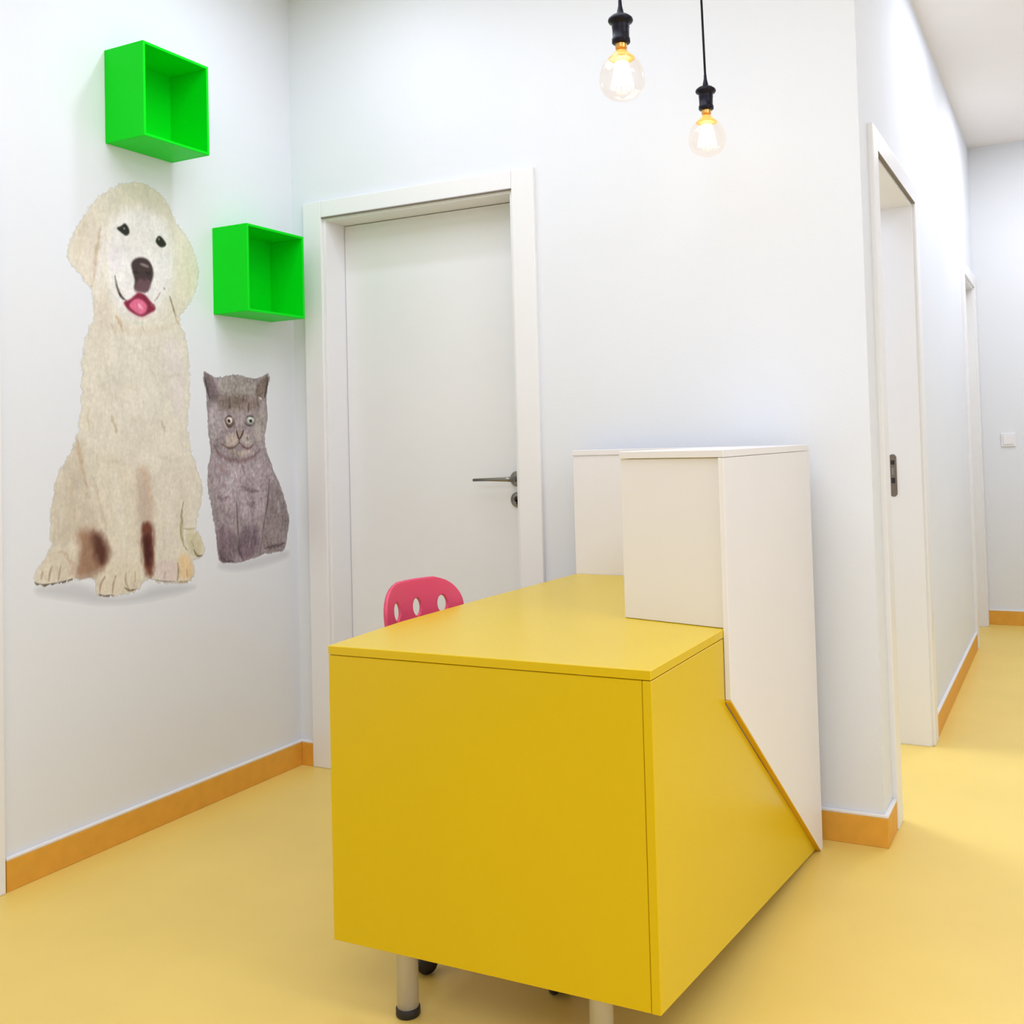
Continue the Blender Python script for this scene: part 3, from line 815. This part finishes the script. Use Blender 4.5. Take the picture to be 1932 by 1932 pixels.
CAT_MARKS = [
    ('P',[(-449,1433),(-428,1428),(-409,1413),(-388,1378),(-381,1347),(-420,1331),(-436,1363),(-447,1399)],(118,104,106),7.4,0.9),
    ('S',[(-447,1417),(-438,1385),(-427,1346)],(62,52,54),7.4,0.8),
    ('S',[(-418,1413),(-405,1382),(-396,1359)],(132,112,114),11.1,0.6),
    ('P',[(-141,1442),(-175,1423),(-202,1397),(-213,1365),(-182,1345),(-157,1353),(-148,1395)],(116,102,92),7.4,0.9),
    ('S',[(-145,1430),(-151,1391),(-163,1357)],(62,48,40),7.4,0.8),
    ('S',[(-180,1410),(-184,1379)],(140,126,118),11.1,0.6),
    ('S',[(-192,1356),(-179,1350)],(222,212,204),7.4,0.8),
    ('P',[(-385,1412),(-315,1430),(-238,1419),(-207,1408),(-219,1364),(-292,1353),(-379,1360)],(158,151,144),14.8,0.85),
    ('P',[(-386,1354),(-317,1363),(-219,1359),(-174,1327),(-241,1307),(-343,1306),(-397,1317)],(128,112,102),14.8,0.75),
    ('S',[(-335,1348),(-333,1311)],(90,74,62),9.3,0.8),
    ('S',[(-243,1335),(-244,1305)],(90,74,66),9.3,0.8),
    ('S',[(-291,1362),(-292,1319)],(112,96,82),9.3,0.7),
    ('S',[(-366,1360),(-362,1324)],(104,90,86),9.3,0.6),
    ('S',[(-266,1365),(-272,1331)],(108,92,84),7.4,0.6),
    ('S',[(-203,1359),(-193,1321)],(102,86,82),9.3,0.6),
    ('P',[(-432,1322),(-387,1318),(-374,1260),(-389,1205),(-418,1191),(-429,1242)],(166,156,158),13.0,0.8),
    ('P',[(-204,1308),(-153,1322),(-157,1251),(-172,1203),(-213,1189),(-222,1242)],(166,158,152),13.0,0.8),
    ('P',[(-356,1282),(-326,1289),(-311,1264),(-329,1245),(-354,1256)],(92,74,68),7.4,0.85),
    ('S',[(-354,1260),(-344,1247),(-324,1254)],(74,56,48),5.6,0.8),
    ('S',[(-368,1274),(-359,1260),(-344,1238)],(212,196,186),5.6,0.7),
    ('P',[(-351,1282),(-338,1287),(-326,1282),(-321,1267),(-337,1258),(-351,1265)],(214,202,192),4.6,1),
    ('P',[(-346,1276),(-334,1276),(-331,1265),(-344,1264)],(34,24,20),2.8,1),
    ('S',[(-334,1278),(-331,1276)],(250,246,240),4.6,1),
    ('S',[(-356,1278),(-341,1289),(-324,1284)],(70,54,50),5.6,0.8),
    ('P',[(-262,1286),(-221,1291),(-211,1264),(-232,1253),(-258,1255)],(112,106,102),7.4,0.8),
    ('S',[(-265,1266),(-253,1255),(-229,1255)],(78,72,70),6.5,0.85),
    ('P',[(-252,1283),(-239,1287),(-221,1283),(-216,1270),(-232,1260),(-253,1266)],(204,206,198),4.6,1),
    ('P',[(-242,1277),(-229,1277),(-226,1266),(-240,1264)],(34,32,30),2.8,1),
    ('S',[(-242,1279),(-239,1277)],(248,250,244),4.6,1),
    ('S',[(-255,1283),(-239,1290),(-218,1285)],(78,72,70),5.6,0.8),
    ('S',[(-309,1275),(-302,1249)],(190,172,164),9.3,0.6),
    ('S',[(-278,1279),(-279,1249)],(168,160,154),9.3,0.6),
    ('P',[(-355,1223),(-310,1230),(-295,1201),(-321,1181),(-356,1187)],(196,180,168),9.3,0.8),
    ('P',[(-279,1230),(-228,1219),(-223,1192),(-260,1182),(-288,1201)],(190,180,174),9.3,0.8),
    ('P',[(-304,1238),(-274,1238),(-280,1215),(-292,1206),(-302,1219)],(150,132,122),4.6,0.9),
    ('S',[(-304,1238),(-300,1221),(-292,1206)],(56,34,26),6.5,0.95),
    ('S',[(-271,1238),(-279,1219),(-292,1206)],(60,38,30),6.5,0.95),
    ('S',[(-292,1206),(-293,1193)],(90,62,52),5.6,0.8),
    ('S',[(-295,1193),(-316,1177),(-346,1176),(-375,1191)],(112,88,72),7.4,0.85),
    ('S',[(-290,1193),(-268,1176),(-244,1172),(-226,1187)],(110,76,76),7.4,0.85),
    ('S',[(-330,1208),(-328,1197)],(130,112,98),6.5,0.5),
    ('S',[(-254,1215),(-249,1204)],(100,80,80),7.4,0.7),
    ('S',[(-341,1168),(-296,1153),(-245,1163)],(172,160,144),13.0,0.8),
    ('S',[(-409,1184),(-386,1155),(-337,1135),(-282,1128),(-224,1143),(-192,1169)],(112,86,86),16.7,0.6),
    ('P',[(-424,1148),(-347,1123),(-246,1120),(-157,1142),(-113,1067),(-143,973),(-251,914),(-375,970),(-431,1045)],(168,154,160),18.5,0.85),
    ('S',[(-391,1122),(-372,1096),(-357,1114)],(178,140,138),11.1,0.7),
    ('S',[(-282,1119),(-267,1083)],(118,98,96),7.4,0.6),
    ('S',[(-322,1113),(-308,1075)],(188,176,178),7.4,0.7),
    ('S',[(-241,1101),(-221,1072)],(190,178,184),9.3,0.6),
    ('S',[(-363,1078),(-324,1049),(-344,1022)],(178,182,176),11.1,0.6),
    ('S',[(-425,1116),(-417,1026),(-405,954)],(150,140,142),13.0,0.6),
    ('S',[(-286,1043),(-258,1029),(-203,1020)],(118,102,106),14.8,0.7),
    ('S',[(-257,989),(-239,970),(-223,982)],(124,108,112),14.8,0.6),
    ('S',[(-394,1012),(-375,997),(-350,1008)],(124,106,112),14.8,0.6),
    ('S',[(-385,970),(-346,942)],(130,114,118),14.8,0.5),
    ('P',[(-154,1069),(-108,1038),(-67,978),(-52,898),(-69,822),(-120,798),(-179,805),(-183,881),(-159,974)],(136,124,124),14.8,0.85),
    ('S',[(-146,1059),(-156,974),(-177,908),(-195,816)],(100,84,88),7.4,0.8),
    ('S',[(-114,1000),(-89,921),(-96,854)],(158,148,150),14.8,0.5),
    ('S',[(-174,815),(-119,817),(-74,821)],(84,70,76),11.1,0.8),
    ('P',[(-405,927),(-315,892),(-310,782),(-394,788),(-402,828)],(112,94,104),14.8,0.8),
    ('P',[(-307,891),(-209,911),(-200,826),(-243,785),(-310,782)],(104,86,98),14.8,0.8),
    ('S',[(-310,993),(-307,919),(-303,873)],(104,88,94),7.4,0.85),
    ('S',[(-366,933),(-358,860),(-354,823)],(148,132,142),14.8,0.6),
    ('S',[(-229,960),(-241,886),(-253,831)],(150,134,144),14.8,0.6),
    ('S',[(-393,827),(-384,794),(-330,784)],(82,66,74),11.1,0.8),
    ('S',[(-304,836),(-290,794)],(78,62,70),11.1,0.7),
    ('S',[(-337,821),(-327,787)],(150,134,140),5.6,0.7),
    ('S',[(-210,860),(-222,798)],(160,144,152),5.6,0.6),
]
CAT_PRINTED_SHADOW = [
    ('P',[(-398,792),(-305,777),(-174,793),(-58,799),(-42,770),(-175,751),(-306,748),(-399,767)],(208,206,209),14.8,0.3),
]


def _smooth(x):
    x = np.clip(x, 0, 1)
    return x * x * (3 - 2 * x)


def seg_dist(P, pts, closed, taper=False):
    """distance to an outline (and whether inside) or, for a stroke, distance and position 0..1 along it"""
    pts = np.array(pts, float)
    if taper:
        acc, L_ = [0.0], np.sqrt(((pts[1:] - pts[:-1]) ** 2).sum(1))
        for l_ in L_:
            acc.append(acc[-1] + l_)
        best = np.full(len(P), 1e9)
        pos = np.zeros(len(P))
        for i, (a, b) in enumerate(zip(pts[:-1], pts[1:])):
            d = b - a
            t = np.clip(((P - a) @ d) / (d @ d + 1e-9), 0, 1)
            q = ((P - (a + t[:, None] * d)) ** 2).sum(1)
            better = q < best
            best = np.where(better, q, best)
            pos = np.where(better, (acc[i] + t * L_[i]) / (acc[-1] + 1e-9), pos)
        return np.sqrt(best), pos
    A = pts if closed else pts[:-1]
    B = np.roll(pts, -1, axis=0) if closed else pts[1:]
    best = np.full(len(P), 1e9)
    inside = np.zeros(len(P), bool)
    for a, b in zip(A, B):
        d = b - a
        t = np.clip(((P - a) @ d) / (d @ d + 1e-9), 0, 1)
        q = P - (a + t[:, None] * d)
        best = np.minimum(best, (q ** 2).sum(1))
        if closed:
            cond = (a[1] > P[:, 1]) != (b[1] > P[:, 1])
            xi = a[0] + (P[:, 1] - a[1]) * d[0] / (d[1] if abs(d[1]) > 1e-9 else 1e-9)
            inside ^= cond & (P[:, 0] < xi)
    return np.sqrt(best), inside


def smooth_path(pts, closed=True):
    p = np.array(pts, float)
    for _ in range(2):
        if closed:
            n = np.roll(p, -1, axis=0)
        else:
            n = p[1:]
            p0 = p[:-1]
            q = np.empty((2 * len(n), 2))
            q[0::2] = p0 * .75 + n * .25
            q[1::2] = p0 * .25 + n * .75
            p = np.vstack([p[:1], q, p[-1:]])
            continue
        q = np.empty((2 * len(p), 2))
        q[0::2] = p * .75 + n * .25
        q[1::2] = p * .25 + n * .75
        p = q
    return p


def value_noise(y, z, sy, sz, seed):
    u, v = y / sy, z / sz
    iu, iv = np.floor(u).astype(int), np.floor(v).astype(int)
    fu, fv = _smooth(u - iu), _smooth(v - iv)

    def hsh(a, b):
        h_ = np.sin(a * 127.1 + b * 311.7 + seed * 74.7) * 43758.5453
        return h_ - np.floor(h_)
    return ((hsh(iu, iv) * (1 - fu) + hsh(iu + 1, iv) * fu) * (1 - fv) +
            (hsh(iu, iv + 1) * (1 - fu) + hsh(iu + 1, iv + 1) * fu) * fv)


def lin(c):
    c = np.asarray(c, float) / 255.0
    return np.where(c <= 0.04045, c / 12.92, ((c + 0.055) / 1.055) ** 2.4)


def sticker(name, outline, marks, shadow, base, fur, fur_amt, gain, step, rim_amt, tufts, edge_tone, label, cat):
    out = smooth_path(outline)
    allp = np.vstack([out] + [np.array(s_[1], float) for s_ in shadow])
    y0, z0 = allp.min(0) - 14
    y1, z1 = allp.max(0) + 14
    ny, nz = int((y1 - y0) / step), int((z1 - z0) / step)
    Y, Z = np.meshgrid(y0 + step * np.arange(ny + 1), z0 + step * np.arange(nz + 1), indexing='ij')
    P = np.stack([Y.ravel(), Z.ravel()], 1)
    # ragged fur edge
    j = (value_noise(P[:, 0], P[:, 1], 4, 9, 3) - .5) * fur + (value_noise(P[:, 0], P[:, 1], 11, 18, 5) - .5) * fur * 1.2
    dist, ins = seg_dist(P, out, True)
    sd = np.where(ins, dist, -dist) + j
    body = _smooth((sd + 2.2) / 4.4)
    col = np.tile(np.array(base, float), (len(P), 1))
    warp = np.stack([(value_noise(P[:, 0], P[:, 1], 9, 16, 11) - .5) * 5, (value_noise(P[:, 0], P[:, 1], 9, 16, 12) - .5) * 6], 1)
    PW = P + warp * (fur / 4.0)

    def apply(target, lst, Q):
        for kind_, pts, c, w_, op in lst:
            big = kind_ == 'P' and w_ > 6
            pp = smooth_path(pts) if kind_ == 'P' else smooth_path(pts, False)
            pad = w_ * 1.6 + 8
            lo, hi = pp.min(0) - pad, pp.max(0) + pad
            idx = np.where((P[:, 0] > lo[0]) & (P[:, 0] < hi[0]) & (P[:, 1] > lo[1]) & (P[:, 1] < hi[1]))[0]
            if len(idx) == 0:
                continue
            q_ = (Q if big or (kind_ == 'S' and w_ > 9) else P)[idx]
            if kind_ == 'P':
                d_, i_ = seg_dist(q_, pp, True)
                a_ = _smooth((np.where(i_, d_, -d_) + w_) / (2 * w_)) * op
            else:
                d_, s_ = seg_dist(q_, pp, False, True)
                wl = w_ * (0.35 + 0.65 * np.sin(np.pi * np.clip(s_, 0.04, 0.96)) ** 0.6)
                a_ = np.clip(1.25 - d_ / (wl * 0.72), 0, 1) ** 1.3 * op
                if w_ > 3 and fur > 5:
                    a_ = a_ * (0.55 + 0.6 * value_noise(P[idx, 0], P[idx, 1], 3.5, 12, 21))
            yield idx, a_, c

    for idx, a_, c in apply(col, marks, PW):
        col[idx] = col[idx] * (1 - a_[:, None]) + np.array(c, float) * a_[:, None]
    # tufts of hair
    rng = np.random.RandomState(5)
    n_t, len_t, amp_t, w_t = tufts
    hair = []
    while len(hair) < n_t:
        c = rng.uniform(out.min(0), out.max(0))
        if not seg_dist(c[None], out, True)[1][0]:
            continue
        near = np.argmin(((P - c) ** 2).sum(1))
        ang = (c[0] - out[:, 0].mean()) * 0.0016 + rng.uniform(-0.35, 0.35)
        ln = len_t * rng.uniform(0.6, 1.5)
        e = c + ln * np.array([math.sin(ang), -math.cos(ang)])
        mid = (c + e) / 2 + np.array([rng.uniform(-3, 3), 0])
        near_e = np.argmin(((P - e) ** 2).sum(1))
        near_m = np.argmin(((P - mid) ** 2).sum(1))
        lim = 48
        if max(np.abs(col[k_] - np.array(base, float)).max() for k_ in (near, near_e, near_m)) > lim:
            continue
        dv = rng.uniform(-amp_t, amp_t * 0.8)
        hair.append(('S', [tuple(c), tuple(mid), tuple(e)], tuple(col[near] + dv * np.array([0.9, 1.0, 1.15])), w_t * rng.uniform(0.8, 1.6), 0.6))
    for idx, a_, c in apply(col, hair, P):
        col[idx] = col[idx] * (1 - a_[:, None]) + np.array(c, float) * a_[:, None]
    # hair texture: fine upright streaks
    n1 = value_noise(P[:, 0] + 4 * (value_noise(P[:, 0], P[:, 1], 30, 40, 7) - .5), P[:, 1], 3.2, 14, 1) - .5
    n2 = value_noise(P[:, 0], P[:, 1], 9, 30, 2) - .5
    n3 = value_noise(P[:, 0], P[:, 1], 34, 50, 4) - .5
    n4 = value_noise(P[:, 0], P[:, 1], 4.5, 6.5, 31) + value_noise(P[:, 0] + P[:, 1], P[:, 1] - P[:, 0], 12, 12, 32) - 1
    tone = 1 + fur_amt * (0.6 * n1 + 0.6 * n2 + 0.8 * n3 + 0.8 * n4)
    col *= tone[:, None]
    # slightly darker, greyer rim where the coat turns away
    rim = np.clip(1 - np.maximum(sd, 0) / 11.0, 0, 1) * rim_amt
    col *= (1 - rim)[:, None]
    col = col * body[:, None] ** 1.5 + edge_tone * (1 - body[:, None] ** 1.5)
    col = np.clip(col, 0, 255)
    al = body.copy()
    for idx, a_, c in apply(col, shadow, P):
        over = a_ * (1 - body[idx])
        tot = body[idx] + over
        mixc = (col[idx] * body[idx][:, None] + np.array(c, float) * over[:, None]) / np.maximum(tot, 1e-4)[:, None]
        col[idx] = np.where((tot > 1e-3)[:, None], mixc, col[idx])
        al[idx] = np.maximum(al[idx], tot)
    rgba = np.ones((len(P), 4))
    rgba[:, :3] = np.clip(lin(col) * gain, 0, 1)
    rgba[:, 3] = al
    G = np.arange(len(P)).reshape(ny + 1, nz + 1)
    quads = np.stack([G[:-1, :-1], G[1:, :-1], G[1:, 1:], G[:-1, 1:]], -1).reshape(-1, 4)
    keep = al[quads].max(1) > 0.06
    quads = quads[keep]
    used = np.unique(quads)
    remap = -np.ones(len(P), int)
    remap[used] = np.arange(len(used))
    base_z = P[used, 1].min() / 1000
    mid_y = (P[used, 0].min() + P[used, 0].max()) / 2000
    verts = np.stack([np.zeros(len(used)), P[used, 0] / 1000 - mid_y, P[used, 1] / 1000 - base_z], 1)
    me = bpy.data.meshes.new(name)
    me.from_pydata(verts.tolist(), [], remap[quads].tolist())
    at = me.attributes.new('print', 'FLOAT_COLOR', 'POINT')
    at.data.foreach_set('color', rgba[used].astype(np.float32).ravel())
    me.materials.append(M_PRINT)
    me.update()
    o = bpy.data.objects.new(name, me)
    o.location = (0.0004, mid_y, base_z)
    COL.objects.link(o)
    tag(o, label, cat)
    return o


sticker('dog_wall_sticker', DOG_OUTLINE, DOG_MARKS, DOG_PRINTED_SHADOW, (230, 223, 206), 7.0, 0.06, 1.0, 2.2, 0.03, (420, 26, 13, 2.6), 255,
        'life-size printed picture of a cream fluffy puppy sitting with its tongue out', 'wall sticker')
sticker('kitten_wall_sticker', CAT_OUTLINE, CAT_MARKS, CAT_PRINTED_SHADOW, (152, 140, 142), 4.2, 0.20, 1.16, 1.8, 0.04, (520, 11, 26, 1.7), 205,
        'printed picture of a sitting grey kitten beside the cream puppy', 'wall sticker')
